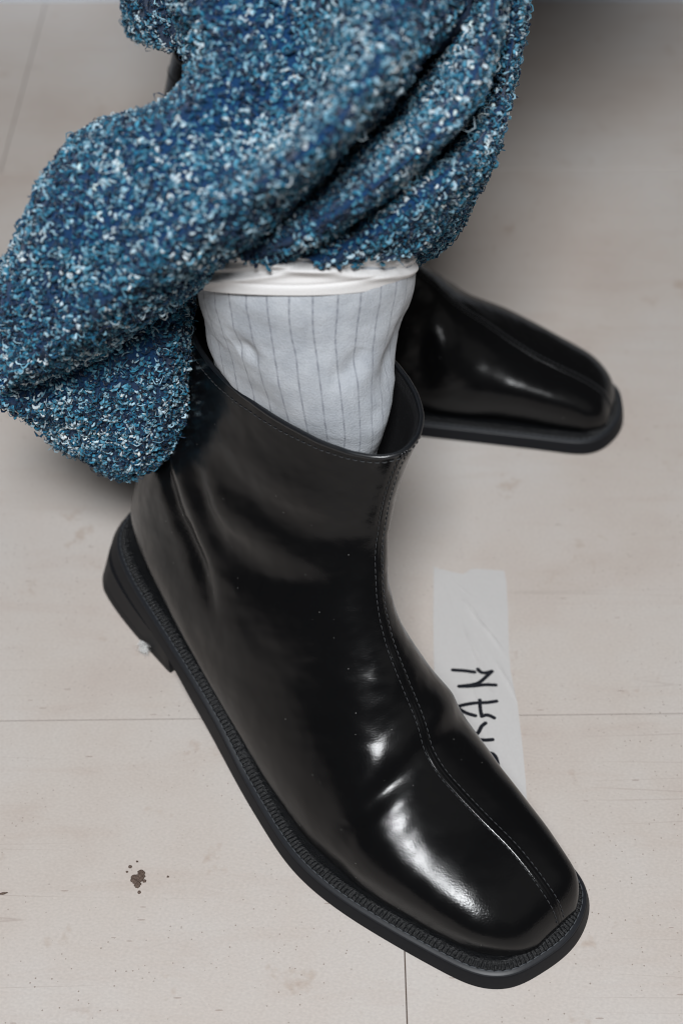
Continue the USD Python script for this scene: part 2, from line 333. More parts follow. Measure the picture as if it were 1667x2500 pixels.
SOCK_CREASES = [
    [[1.96,40.5,21.52],[1.04,40.5,20.79],[-0.06,40.5,20.36],[-0.53,40.5,20.26]],
    [[-3.77,42.0,19.85],[-4.23,42.0,20.28],[-4.7,43.0,20.03]],
    [[2.59,45.0,20.47],[2.35,44.0,19.37],[1.84,43.0,19.16],[1.6,42.5,18.28]],
]
# creases of the worn leather: depth, width, world line
CREASES = [
    (-0.24,0.62,[[3.09,33.45,5.6],[2.47,32.89,5.2],[1.59,31.83,4.8],[0.63,31.0,4.2],[-0.06,30.57,3.4]]),
    (0.13,0.9,[[2.31,34.04,5.8],[1.25,32.99,5.2],[0.29,31.75,4.6],[-0.32,31.11,4.0]]),
    (-0.06,0.4,[[3.15,31.59,4.7],[2.19,31.02,4.5],[1.23,30.37,4.1]]),
    (0.05,0.8,[[3.42,32.3,5.0],[2.19,31.16,4.6],[0.98,30.53,4.0]]),
    (-0.26,0.5,[[-7.43,48.52,10.0],[-6.96,46.3,9.5],[-6.33,44.37,8.5],[-5.44,42.48,7.5],[-4.58,41.12,6.5]]),
    (0.2,0.6,[[-6.8,47.78,11.0],[-6.27,45.61,10.5],[-5.74,43.47,9.5],[-4.9,41.82,8.0]]),
    (-0.12,0.5,[[-6.17,45.71,12.0],[-5.76,44.39,11.5],[-5.21,43.32,10.5],[-4.29,42.24,9.5]]),
    (0.14,1.0,[[-5.15,43.47,14.5],[-3.35,42.13,14.5],[-1.26,41.06,14.5],[0.45,40.59,14.5]]),
    (-0.15,0.9,[[-5.59,43.21,13.0],[-3.75,41.99,13.0],[-1.62,40.8,13.0],[0.28,40.11,13.0]]),
    (0.16,0.9,[[-5.88,43.39,11.5],[-3.79,41.21,11.5],[-1.63,39.8,11.5],[0.29,39.09,11.8]]),
    (-0.2,0.9,[[-5.34,41.81,10.0],[-3.46,40.15,10.0],[-1.3,39.21,10.3],[0.46,38.57,10.8]]),
    (0.12,0.7,[[5.51,38.2,4.8],[4.84,36.81,5.5],[4.01,35.18,6.3],[3.26,34.2,6.5]]),
    (-0.13,0.6,[[6.08,36.62,4.5],[5.13,35.21,5.3],[4.17,34.11,5.7],[3.26,33.63,5.8]]),
]
LINT = [
    [-9.83,42.91,0.5],
    [-10.0,43.14,0.6],
    [-9.74,42.81,0.4],
]


# ------------------------------------------------------------------ floor
fl = thing('floor', 'off-white painted board floor with hairline seams, specks and scuffs', 'floor', kind='structure')
ROW = [(-1.2, 0.392), (0.392, 0.847), (0.847, 1.086)]
COLS = [[-1.6, -0.9, 0.0265, 0.95, 1.7], [-1.6, -0.62, 0.40, 1.7], [-1.6, -0.2355, 0.62, 1.7]]
TILT = math.radians(0.75)
def floor_panel(x0, x1, y0, y1):
    g = 0.00026
    p = Polygon([(x0 + g, y0 + g), (x1 - g, y0 + g), (x1 - g, y1 - g), (x0 + g, y1 - g)])
    v = []
    for zz, ins in ((-0.012, 0.0), (-0.00012, 0.0), (0.0, 0.00012)):
        v += [(x + (ins if x < (x0 + x1) / 2 else -ins), y + (ins if y < (y0 + y1) / 2 else -ins), zz) for x, y in list(p.exterior.coords)[:-1]]
    v = np.array(v)
    cs, sn = math.cos(TILT), math.sin(TILT)
    cy = 0.392
    x, y = v[:, 0].copy(), v[:, 1] - cy
    v[:, 0], v[:, 1] = x * cs - y * sn * 0.3, x * sn + y * cs + cy
    f = []
    for k in range(2):
        for j in range(4):
            a, b, c, d = k * 4 + j, k * 4 + (j + 1) % 4, k * 4 + 4 + (j + 1) % 4, k * 4 + 4 + j
            f += [(a, b, c), (a, c, d)]
    f += [(8, 9, 10), (8, 10, 11), (0, 2, 1), (0, 3, 2)]
    # the polygon runs clockwise or counter-clockwise: make the top face up
    v3, f = v, np.array(f)
    n = np.cross(v3[9] - v3[8], v3[10] - v3[8])
    return v3, (f if n[2] > 0 else f[:, ::-1])
for (y0, y1), xs in zip(ROW, COLS):
    for x0, x1 in zip(xs[:-1], xs[1:]):
        obj('floor_panel', floor_panel(x0, x1, y0, y1), M['floor'], fl)
obj('joint_filler', trimesh.creation.box((3.4, 2.3, 0.01), trimesh.transformations.translation_matrix((0.05, -0.06, -0.0062))), M['gap'], fl)
sk = obj('skirting', trimesh.creation.box((3.6, 0.02, 0.10), trimesh.transformations.translation_matrix((0.05, 1.0925, 0.045))), M['skirting'])
tag(sk, 'pale blue-white strip along the far edge of the floor', 'skirting', kind='structure')

# ------------------------------------------------------------------ boots
OUTLINE = [(-1.0, -1.0), (-.72, .5), (0.25, 1.85), (2.0, 2.75), (6.0, 3.75), (9.5, 4.45), (12, 4.95), (14.2, 5.5), (16.8, 6.1), (19.3, 6.5), (21.5, 6.38), (24.4, 5.75), (27, 5.0), (28.6, 4.3), (29.35, 3.5), (29.78, 2.2),
           (29.95, .4), (29.65, -.8), (28.95, -1.8), (27, -2.4), (24.5, -2.8), (21, -3.4), (17.5, -3.9), (13, -3.95), (9, -4.15), (5, -4.6), (2, -4.3), (.2, -3.4), (-.7, -2.3)]
# sections of the upper from the toe to the top: seam point, sole or heel point, widest lateral and medial, height of the widest, squareness above and below
SEC = [
    (29.40, .50, 1.50, 29.36, .5, 0.95, 1.7, -.45, .40, 3.0, 4.0),
    (29.22, .50, 2.10, 29.20, .5, 0.90, 2.4, -.8, .42, 2.95, 4.0),
    (28.90, .50, 2.65, 28.90, .5, 0.88, 2.95, -1.15, .44, 2.95, 4.0),
    (28.40, .50, 3.05, 28.40, .5, 0.86, 3.5, -1.5, .44, 2.95, 4.0),
    (27.60, .48, 3.48, 27.6, .5, 0.82, 4.1, -1.65, .44, 2.95, 4.0),
    (26.45, .45, 3.90, 26.4, .6, 0.80, 4.55, -1.85, .42, 2.95, 4.0),
    (24.90, .55, 4.35, 24.8, .8, 0.80, 5.0, -2.05, .40, 2.95, 4.0),
    (23.3, .70, 5.00, 23.0, .9, 0.80, 5.45, -2.35, .36, 2.6, 4.0),
    (22.2, .80, 5.60, 21.5, .9, 0.80, 5.65, -2.7, .30, 2.35, 4.0),
    (19.97, .20, 7.40, 19.3, .9, 0.80, 5.65, -3.0, .20, 1.85, 4.0),
    (18.75, -.02, 8.70, 16.5, .7, 0.95, 5.35, -3.0, .18, 1.8, 3.6),
    (17.75, -.32, 9.65, 12.5, .2, 1.75, 4.75, -3.1, .20, 1.82, 3.2),
    (16.85, -.75, 10.9, 8.0, -.4, 2.5, 4.05, -3.4, .26, 1.9, 3.0),
    (16.3, -1.15, 11.9, 3.5, -.8, 2.85, 3.15, -4.0, .32, 2.0, 2.7),
    (15.8, -1.62, 12.95, 0.7, -1.0, 3.0, 2.45, -4.6, .38, 2.0, 2.5),
    (15.64, -1.92, 13.8, -.35, -1.0, 4.2, 1.95, -4.9, .42, 2.0, 2.3),
    (15.62, -2.05, 14.7, -.15, -1.15, 6.2, 1.5, -5.2, .45, 2.0, 2.2),
    (15.65, -2.22, 15.6, .85, -1.5, 8.7, .95, -5.6, .48, 2.0, 2.1),
    (15.72, -2.45, 16.4, 2.05, -2.05, 11.4, .4, -6.0, .5, 2.0, 2.1),
    (15.82, -2.6, 17.0, 2.6, -2.45, 14.4, .0, -6.3, .5, 2.0, 2.05),
    (15.95, -2.72, 17.6, 2.95, -2.75, 17.3, -.3, -6.6, .5, 2.0, 2.0),
]
NPHI = 180
def upper_rings(n=260):
    S = np.array(SEC)
    d = np.linalg.norm(np.diff(S[:, :3], axis=0), axis=1) + np.linalg.norm(np.diff(S[:, 3:6], axis=0), axis=1)
    u = np.r_[0, np.cumsum(d + 0.15)]
    I = PchipInterpolator(u, S)
    X = I(np.linspace(0, u[-1], n))
    for k in range(3): pass
    # soften the profile of the interpolated sections

    X = gaussian_filter1d(X, 2.0, axis=0, mode='nearest')
    ph = np.linspace(0, 2 * np.pi, NPHI, endpoint=False)
    c, s = np.cos(ph), np.sin(ph)
    rings = []
    for r in X:
        P, Q, tl, tm, be, et, eb = r[:3], r[3:6], r[6], r[7], r[8], r[9], r[10]
        e = np.where(c >= 0, et, eb)
        lat = np.sign(s) * np.abs(s) ** (2 / e); ver = np.abs(c) ** (2 / e)
        g = np.where(c >= 0, be + (1 - be) * ver, be - be * ver)
        p = Q[None] + g[:, None] * (P - Q)[None]
        tw = Q[1] + (P[1] - Q[1]) * be
        p[:, 1] += np.where(lat > 0, lat * (tl - tw), -lat * (tm - tw))
        rings.append(p)
    return np.array(rings)            # n, NPHI, (s, t, z) in cm

SOLE_TOP = PchipInterpolator([-1.2, 5, 8, 10, 12, 15, 18, 26, 28.5, 30.2], [2.72, 2.66, 2.45, 2.15, 1.7, 1.0, .78, .78, .85, 1.0])
SOLE_BOT = PchipInterpolator([-1.2, 5, 7.6, 10, 13, 16, 18, 26, 28.5, 30.2], [1.9, 1.86, 1.72, 1.0, .28, .04, .0, .0, .02, .08])

def build_boot(name, label, origin, heading, side, creases=(), slim=1.0, low=1.0, lean=0.0, tall=0.0):
    """side: -1 right boot, +1 left boot. Local x runs from heel to toe."""
    th = thing(name, label, 'boot', None, (origin[0], origin[1], 0.0), heading)
    def L(p):                               # (s, t, z) cm -> local metres
        p = np.asarray(p, float) * 0.01
        p = p.copy(); back = lean * np.clip((p[..., 2] - .09) / .08, 0, None) ** 1.4
        return np.stack([p[..., 0], back + side * p[..., 1] * np.where(p[..., 1] > 0, slim, 1.0), p[..., 2] * low + tall * np.clip((p[..., 2] - .09) / .08, 0, None) ** 1.5], -1)
    flip = side < 0
    def F(f): return np.asarray(f)[:, ::-1] if flip else np.asarray(f)
    R = upper_rings(); n = len(R)
    V = R.reshape(-1, 3)
    f = grid_faces(n, NPHI, False, True)
    apex = V[:NPHI].mean(0)
    fa = np.stack([np.full(NPHI, len(V)), np.arange(NPHI), (np.arange(NPHI) + 1) % NPHI], 1)
    VV = np.vstack([V, apex])
    ff = np.vstack([f, fa])
    nrm = vnormals(VV, ff)
    # outward?
    mid = VV[:n * NPHI].reshape(n, NPHI, 3)[:, :].mean(1).repeat(NPHI, 0)
    if ((VV[:-1] - mid) * nrm[:-1]).sum() < 0: ff, nrm = ff[:, ::-1], -nrm
    # worn shape: creases and slow unevenness
    d = np.zeros(len(VV))
    surf = cKDTree(VV)
    for amp, wid, line in creases:
        q = gaussian_filter1d(resample(VV[surf.query(resample(line, 60))[1]], 80, cubic=False), 4, axis=0, mode="nearest")
        k = cKDTree(q); dist, at = k.query(VV)
        fade = np.sin(np.pi * np.clip((at + 4) / 88.0, 0, 1)) ** 0.7
        d += amp * np.exp(-(dist / wid) ** 2) * fade
    d += 0.05 * (fbm(VV * 1.6 + side * 5.0, 3, 14) - .5) * np.clip((VV[:, 2] - 3.5) / 4, 0, 1) + 0.13 * (fbm(VV * 0.42 + side * 3.0, 3, 4) - 0.5) * np.clip((VV[:, 2] - 2.5) / 5, 0.12, 1)
    d *= np.clip((VV[:, 2] - 1.2) / 1.5, 0, 1)
    VV = VV + nrm * d[:, None]
    nrm = vnormals(VV, ff)
    obj('upper', (L(VV), F(ff)), M['leather'], th, smooth=True)
    G = VV[:-1].reshape(n, NPHI, 3); GN = nrm[:-1].reshape(n, NPHI, 3)
    # seam over the instep: a slim raised strip with a stitch row on each side
    def along(k, off):                      # point on ring k at arc distance off (cm) from the seam
        ring, nr = G[k], GN[k]
        idx = np.arange(-30, 31)
        pts, ns = ring[idx % NPHI], nr[idx % NPHI]
        s = np.r_[0, np.cumsum(np.linalg.norm(np.diff(pts, axis=0), axis=1))]; s -= s[30]
        return [np.interp(off, s, pts[:, j]) for j in range(3)], [np.interp(off, s, ns[:, j]) for j in range(3)]
    ks = range(1, n - 3)
    rows = []
    prof = [(-.17, -.01), (-.15, .022), (-.06, .035), (-.015, .02), (.015, .02), (.06, .035), (.15, .022), (.17, -.01)]
    for k in ks:
        for o, h in prof:
            p, q = along(k, o); rows.append(np.array(p) + np.array(q) * h)
    fs = grid_faces(len(ks), len(prof))
    rows = np.array(rows)
    if (vnormals(rows, fs)[len(prof) // 2::len(prof)] * np.array([along(k, 0)[1] for k in ks])).sum() < 0: fs = fs[:, ::-1]
    obj('seam_strip', (L(rows), F(fs)), M['leather'], th, smooth=True)
    for o in (-.21, .21):
        pn = [along(k, o) for k in ks]
        st = stitches([p for p, _ in pn], [q for _, q in pn], .20, .075, .022, .012)
        tag(obj('seam_stitching', (L(st[0]), F(st[1])), M['thread'], th, smooth=True), kind='stuff')
    # topline: lining, rolled edge, stitching
    m = 70
    lin = G[-m:] - GN[-m:] * np.r_[np.full(m - 6, .30), np.linspace(.28, .14, 6)][:, None, None]
    fl_ = grid_faces(m, NPHI, False, True)
    c0 = lin[m // 2].mean(0)
    nn = vnormals(lin.reshape(-1, 3), fl_)
    if ((lin.reshape(-1, 3) - c0) * nn).sum() > 0: fl_ = fl_[:, ::-1]
    obj('lining', (L(lin.reshape(-1, 3)), F(fl_)), M['lining'], th, smooth=True)
    rim = G[-1] - GN[-1] * .10
    rim[:, 2] += .03
    tb = tube(rim, .115, 10, closed=True)
    obj('top_edge', (L(tb[0]), F(tb[1])), M['edge'], th, smooth=True)
    pth = np.vstack([G[-5], G[-5][:1]]); pn = np.vstack([GN[-5], GN[-5][:1]])
    pth = resample(pth, 400, cubic=False); pn = resample(pn, 400, cubic=False)
    st = stitches(pth, pn, .22, .08, .024, .01)
    tag(obj('top_stitching', (L(st[0]), F(st[1])), M['thread'], th, smooth=True), kind='stuff')
    # small bar tack where the seam meets the top
    tk = []
    for o in (-.13, .0, .13):
        p, q = along(n - 4, o); p2, q2 = along(n - 1, o)
        a, b = np.array(p) + np.array(q) * .05, np.array(p2) + np.array(q2) * .02 + [0, 0, .17]
        tk.append(tube(resample([a, (a + b) / 2 + np.array(q) * .05, b], 6), .055, 6))
    tk = join(tk)
    obj('seam_tack', (L(tk[0]), F(tk[1])), M['edge'], th, smooth=True)
    # sole unit
    N = 1500
    C = resample(OUTLINE, N, closed=True)
    T = np.roll(C, -1, 0) - np.roll(C, 1, 0); T /= np.linalg.norm(T, axis=1, keepdims=True)
    NI = np.stack([T[:, 1], -T[:, 0]], 1)                 # turned to point inward
    if ((C.mean(0) - C) * NI).sum() < 0: NI = -NI
    arc = np.r_[0, np.cumsum(np.linalg.norm(np.diff(C, axis=0), axis=1))]
    zt, zb = SOLE_TOP(C[:, 0]), SOLE_BOT(C[:, 0])
    def ring(ins, z, step=1):
        q = C + NI * (ins if np.ndim(ins) == 0 else ins[:, None])
        return np.column_stack([q, z])[::step]
    def loft(rings, cap0=None, cap1=None):
        k = len(rings[0]); v = np.vstack(rings); f = grid_faces(len(rings), k, False, True)
        nn_ = vnormals(v, f); cc = np.array([C.mean(0)[0], C.mean(0)[1], 0])
        if ((v[:, :2] - cc[:2]) * nn_[:, :2]).sum() < 0: f = f[:, ::-1]
        return v, f
    def fan(ring_, z, up):
        # cap: triangulate between opposite points of the closed ring (works for this long outline)
        k = len(ring_); h = k // 2
        fs_ = []
        for i in range(h - 1):
            a, b, c_, d_ = i, i + 1, k - 1 - i, (k - 2 - i)
            fs_ += [(a, b, c_), (b, d_, c_)]
        fs_ = np.array(fs_)
        nz = np.cross(ring_[fs_[:, 1]] - ring_[fs_[:, 0]], ring_[fs_[:, 2]] - ring_[fs_[:, 0]])[:, 2].sum()
        return ring_, fs_ if (nz > 0) == up else fs_[:, ::-1]
    stp = 4
    fl_out = .17 + .22 * np.clip((5 - C[:, 0]) / 6, 0, 1) * (C[:, 1] > -1)
    so = loft([ring(.30, zb, stp), ring(.12 - fl_out, zb + .05, stp), ring(-fl_out, zb + .15, stp), ring(-.02 - fl_out * .5, (zb + zt) / 2, stp), ring(.0, zt - .05, stp), ring(.03, zt, stp)])
    so = join([so, fan(ring(.30, zb, stp), 0, False)])
    obj('outsole', (L(so[0]), F(so[1])), M['rubber'], th, smooth=35)
    lp = loft([ring(.035, zt - .02, stp), ring(.04, zt + .035, stp), ring(.08, zt + .075, stp), ring(.22, zt + .13, stp), ring(.26, zt + .12, stp), ring(.30, zt + .02, stp)])
    obj('sole_lip', (L(lp[0]), F(lp[1])), M['lip'], th, smooth=True)
    pul = (np.abs(((arc / .205) % 1.0) - .5) * 2)          # 0 in the notch middle, 1 between
    notch = np.clip((pul - .25) / .3, 0, 1)
    rag = .05 * (fbm(np.column_stack([C * 7, np.zeros(N)]), 3, 9) - .5)
    wl = loft([ring(.24, zt + .02), ring(.25, zt + .12), ring(.28, zt + .15 + .05 * notch), ring(.36, zt + .16 + .085 * notch + rag), ring(.46, zt + .18 + .085 * notch + rag), ring(.52, zt + .23 + .03 * notch), ring(.60, zt + .27 + rag * 2), ring(.70, zt + .27 + rag), ring(.80, zt + .20), ring(1.3, zt + .1)])
    obj('welt', (L(wl[0]), F(wl[1])), M['welt'], th, smooth=50)
    wp = ring(.235, zt + .145); wp = np.vstack([wp, wp[:1]])
    st = stitches(wp, np.tile([0, 0, 1.0], (len(wp), 1)), .30, .05, .026, .0)
    tag(obj('welt_stitching', (L(st[0]), F(st[1])), M['welt_thread'], th, smooth=True), kind='stuff')
    # heel block: the outline behind the breast line, with a separate top piece
    BR = 7.0
    hp = Polygon(C).intersection(Polygon([(-3, -9), (BR, -9), (BR, 9), (-3, 9)]))
    hc = np.array(hp.exterior.segmentize(.12).coords)[:-1]
    def hring(ins, z, flare=0.0):
        q = np.array(hp.buffer(-ins + .06, join_style=1).exterior.coords)
        ll = LineString(q); t0 = ll.project(__import__('shapely').Point(BR - ins, hc[:, 1].min() + 3))
        q = np.array([ll.interpolate((t0 + x) % ll.length).coords[0] for x in np.linspace(0, ll.length, 160, endpoint=False)])
        zz = np.full(len(q), z) if np.ndim(z) == 0 else z
        k_ = flare * np.clip((BR - q[:, 0]) / 6, 0, 1)
        q = q + np.column_stack([-.55 * k_, np.clip((q[:, 1] + 1.2) / 3, -.3, 1) * k_])
        return np.column_stack([q, zz])
    def hl(rs, bottom=False):
        k = len(rs[0]); v = np.vstack(rs); f_ = grid_faces(len(rs), k, False, True)
        nn_ = vnormals(v, f_); cc = v.mean(0)
        if ((v - cc)[:, :2] * nn_[:, :2]).sum() < 0: f_ = f_[:, ::-1]
        out_ = [(v, f_)]
        for r_, up in ((rs[0], False), (rs[-1], True)):
            v2 = np.vstack([r_, r_.mean(0)]); j = np.arange(k)
            f2 = np.stack([j, (j + 1) % k, np.full(k, k)], 1)
            nz = np.cross(v2[f2[:, 1]] - v2[f2[:, 0]], v2[f2[:, 2]] - v2[f2[:, 0]])[:, 2].sum()
            out_.append((v2, f2 if (nz > 0) == up else f2[:, ::-1]))
        return join(out_)
    hb = hl([hring(.03, .585, .71), hring(.02, .60, .71), hring(.02, 1.2, .55), hring(.02, 1.84, .38)])
    obj('heel', (L(hb[0]), F(hb[1])), M['rubber'], th, smooth=35)
    ht = hl([hring(.10, .0, .85), hring(.04, .04, .85), hring(.02, .12, .85), hring(.02, .56, .72), hring(.04, .58, .715)])
    obj('heel_top_piece', (L(ht[0]), F(ht[1])), M['rubber'], th, smooth=35)
    return th

A1 = np.array([.68, -.735]); A1 /= np.linalg.norm(A1)
O1 = np.array([-.10337, .49604])
def to_boot1(p):
    d = np.asarray(p, float); q = d[:, :2] - O1 * 100
    n1 = np.array([A1[1], -A1[0]])
    return np.column_stack([q @ A1, q @ n1, d[:, 2]])
build_boot('boot', 'polished black leather ankle boot in front, sharp, toe at the lower right', O1, math.atan2(A1[1], A1[0]), -1, [(a, w, to_boot1(l)) for a, w, l in CREASES])
A2 = np.array([.9455, -.3256]); A2 /= np.linalg.norm(A2)
O2 = np.array([-.1255, .683])
CR2 = [(.18, .8, [(21, -3.2, 3.6), (20.2, -2.4, 5.0), (19.8, -1.0, 6.6)]), (-.2, .6, [(19.6, -3.6, 3.4), (19.0, -2.6, 5.2), (18.6, -1.2, 7.2)]), (.15, .7, [(17.8, -3.6, 4), (17.2, -2.8, 6.5)]), (-.15, .6, [(16.5, -3.6, 5), (15.9, -2.8, 7)])]
build_boot('boot', 'polished black boot further back, blurred, pointing right behind the white sock', O2, math.atan2(A2[1], A2[0]), 1, CR2, .84, .93, .055, .022)

# ------------------------------------------------------------------ sock
sk_ = thing('sock', 'white pinstriped sock with a rolled white cuff inside the front boot', 'sock')
AX0, AX1 = np.array([-.0150, .4475, .172]), np.array([-.0140, .4790, .232])
axd = (AX1 - AX0) / np.linalg.norm(AX1 - AX0)
ex = np.array([1.0, 0, 0]); ex -= axd * (ex @ axd); ex /= np.linalg.norm(ex); ey = np.cross(axd, ex)
N1 = np.array([A1[1], -A1[0]])
def bw(s, t, z): q = O1 + A1 * s * .01 + N1 * t * .01; return np.array([q[0], q[1], z * .01])
e1u = np.array([A1[0], A1[1], 0]); e1u -= axd * (e1u @ axd); e1u /= np.linalg.norm(e1u); e2u = np.cross(e1u, axd)
e1b, e2b = np.array([A1[0], A1[1], .05]), np.array([N1[0], N1[1], 0])
# stations of the leg: centre, fore-aft axis, side axis, half sizes
ST = [(bw(8.6, -2.5, 11.0), e1b, e2b, .042, .023), (bw(9.1, -2.85, 14.2), e1b, e2b, .044, .0255), (bw(9.3, -3.06, 17.0), e1b, e2b, .0475, .0268), (AX0 + axd * .020 + [-.0022, 0, 0], e1u, e2u, .0440, .0375), (AX0 + axd * .042, e1u, e2u, .0450, .0450),
      (AX0 + axd * .058, e1u, e2u, .0445, .0450)]
hk = np.r_[0, np.cumsum([np.linalg.norm(b_[0] - a_[0]) for a_, b_ in zip(ST[:-1], ST[1:])])]
I_ = [PchipInterpolator(hk, np.array([s_[k] for s_ in ST])) for k in range(5)]
hs = np.linspace(0, hk[-1], 170)
th_ = np.linspace(0, 2 * np.pi, 420, endpoint=False)
H, TH = np.meshgrid(hs, th_, indexing='ij')
V = I_[0](hs)[:, None] + I_[1](hs)[:, None] * (I_[3](hs)[:, None] * np.cos(TH))[..., None] + I_[2](hs)[:, None] * (I_[4](hs)[:, None] * np.sin(TH))[..., None]
f = grid_faces(len(hs), 420, False, True)
H = H - .08
v = V.reshape(-1, 3); nn = vnormals(v, f)
if ((v - v.mean(0)) * nn).sum() < 0: f, nn = f[:, ::-1], -nn
d = .0030 * (fbm(v * np.array([34, 34, 26.0]), 4, 3) - .5) + .0012 * (fbm(v * np.array([60, 60, 130.0]), 3, 6) - .5)
for line, amp, wid in zip(SOCK_CREASES, (-.0030, -.0026, -.0030), (.0045, .004, .006)):
    q = gaussian_filter1d(resample(v[cKDTree(v).query(resample(np.array(line) * .01, 50))[1]], 50, cubic=False), 3, axis=0, mode='nearest'); dist, at = cKDTree(q).query(v)
    d += amp * np.exp(-(dist / wid) ** 2) * np.sin(np.pi * np.clip((at + 3) / 56, 0, 1))
d += .0010 * np.sin(H.reshape(-1) * 190 + 3 * np.sin(TH.reshape(-1) * 2)) * np.clip(1 - np.abs(H.reshape(-1) + .01) / .03, 0, 1)
sway = .10 * (fbm(np.column_stack([H.reshape(-1) * 30, np.cos(TH).reshape(-1) * 1.3, np.sin(TH).reshape(-1) * 1.3]), 3, 8) - .5)
uu = (TH.reshape(-1) + sway) / (2 * np.pi)
v = v + nn * d[:, None]
# a seam of doubled columns keeps the stripe coordinate continuous
v2 = v.reshape(len(hs), 420, 3); v2 = np.concatenate([v2, v2[:, :1]], 1)
u2 = uu.reshape(len(hs), 420); u2 = np.concatenate([u2, u2[:, :1] + 1], 1)
f2 = grid_faces(len(hs), 421)
if (vnormals(v2.reshape(-1, 3), f2) * np.concatenate([nn.reshape(len(hs), 420, 3), nn.reshape(len(hs), 420, 3)[:, :1]], 1).reshape(-1, 3)).sum() < 0: f2 = f2[:, ::-1]
tint = np.column_stack([u2.reshape(-1) + 2, np.concatenate([H, H[:, :1]], 1).reshape(-1) + 1, np.zeros(u2.size)])
obj('leg_tube', (v2.reshape(-1, 3), f2), M['sock'], sk_, smooth=True, tint=tint)
# rolled cuff
cols = 300
th_ = np.linspace(0, 2 * np.pi, cols, endpoint=False)
prof = np.linspace(0, 1, 80)
rows = []
gq = np.random.default_rng(21)
FO = [(gq.uniform(.05, .95), gq.uniform(-.28, .28), gq.uniform(0, 6.3), gq.uniform(.0008, .0021), gq.uniform(.035, .075), gq.choice([1, 1, 2])) for _ in range(11)]
for s in prof:
    h = .0425 + .0275 * s + .0022 * np.cos(th_) + .0006 * np.sin(3 * th_ + 1)
    bul = .0012 * np.sin(np.pi * min(1, s * 2.0 + .06)) + .0010
    fold = 0 * th_
    for c_, a_, p_, m_, w_, k_ in FO:
        cc = c_ + a_ * np.sin(k_ * th_ + p_)
        fold = fold + m_ * np.exp(-((s - cc) / w_) ** 2) * (.55 + .45 * np.sin(th_ + 2 * p_)) - .5 * m_ * np.exp(-((s - cc - 1.6 * w_) / (w_ * .6)) ** 2)
    off = bul + fold - .0008 * np.cos(th_) if 0 < s < 1 else -.0012 + 0 * th_
    rows.append(AX0 + axd * h[:, None] + ex * ((.0444 + off) * np.cos(th_) - .0012)[:, None] + ey * ((.0446 + off) * np.sin(th_))[:, None])
cv = np.vstack(rows); cf = grid_faces(len(prof), cols, False, True)
cn = vnormals(cv, cf)
if ((cv - cv.mean(0)) * cn).sum() < 0: cf = cf[:, ::-1]
obj('cuff', (cv, cf), M['cuff'], sk_, smooth=True)

# ------------------------------------------------------------------ trousers
tr = thing('trousers', 'wide blue and white boucle trousers bunched in folds over the boots', 'trousers')
def patch(rows, nu=160, per=14):
    g = np.array([resample(np.array(r) * .01, nu) for r in rows])          # rows x nu x 3
    w = np.r_[0, np.cumsum(np.linalg.norm(np.diff(g, axis=0), axis=2).mean(1))]
    cs = CubicSpline(w, g, axis=0)
    out = cs(np.linspace(0, w[-1], per * len(rows)))
    v = out.reshape(-1, 3)
    return v, grid_faces(len(out), nu), out.shape[:2]
def orient(v, f, view):
    n = vnormals(v, f)
    return (f[:, ::-1], -n) if (n * (np.asarray(view) - v)).sum() < 0 else (f, n)
def ring_loft(rings, n=120):
    g = np.array([resample(r, n, closed=True) for r in rings])
    w = np.arange(len(rings)); out = CubicSpline(w, g, axis=0)(np.linspace(0, len(rings) - 1, 12 * len(rings)))
    return out.reshape(-1, 3), grid_faces(len(out), n, False, True)
def oval(cx, cy, z, rx, ry, ph=0, wob=0.0, tilt=(0, 0)):
    a = np.linspace(0, 2 * np.pi, 24, endpoint=False)
    r = 1 + wob * np.sin(3 * a + ph)
    x, y = rx * r * np.cos(a), ry * r * np.sin(a)
    return np.column_stack([cx + x, cy + y, z + tilt[0] * x + tilt[1] * y])
pieces = []
for rows, seed in ((ROLL, 1), (FOLDS, 2), (FLAP, 3)):
    v, f, _ = patch(rows)
    f, n = orient(v, f, (0, 0.1, 0.6))
    v = v + n * (.006 * (fbm(v * 45, 3, seed) - .5))[:, None]
    pieces.append((v, f))
near = join(pieces)
# the leg going on upward, out of view, widened to shade the floor
def limb(path, rad, sides=48):
    p = resample(path, 60); r = np.interp(np.linspace(0, 1, 60), np.linspace(0, 1, len(rad)), rad)
    v, f = tube(p, r, sides)
    n = vnormals(v, f); c = np.vstack([p.repeat(sides, 0), p[:1], p[-1:]])
    return v + n * (.012 * (fbm(v * 9, 3, 4) - .5))[:, None], (f if ((v - c) * n).sum() > 0 else f[:, ::-1])
up1 = limb([(.008, .535, .285), (.014, .56, .36), (.050, .61, .46), (.062, .63, .62), (.045, .66, .80), (.02, .70, .98)], [.052, .082, .150, .160, .15, .14])
leg = obj('trouser_leg', join([near, up1]), M['cloth'], tr, smooth=True)
far = ring_loft([oval(-.030, .668, .262, .060, .060, 0, .0), oval(-.032, .668, .212, .073, .070, .4, .04, (.05, -.36)), oval(-.032, .668, .217, .077, .074, .4, .04, (.05, -.36)), oval(-.032, .670, .25, .076, .074, .8, .04, (.03, -.2)), oval(-.024, .676, .32, .074, .076, 1.2, .05), oval(-.02, .69, .40, .07, .07, 1.2, .03), oval(-.015, .70, .46, .02, .02)])
thigh2 = limb([(-.022, .685, .34), (-.015, .72, .46), (-.01, .74, .62), (.0, .74, .80), (.01, .74, .98)], [.070, .105, .125, .13, .13])  # unseen upper part of the far leg, shaped to shade the floor behind
fv, ff_ = far
fn = vnormals(fv, ff_)
cen = fv.reshape(-1, 120, 3).mean(1).repeat(120, 0)
if ((fv - cen)[2400:] * fn[2400:]).sum() < 0: ff_ = ff_[:, ::-1]
leg2 = obj('trouser_leg', join([(fv, ff_), thigh2]), M['cloth'], tr, smooth=True)

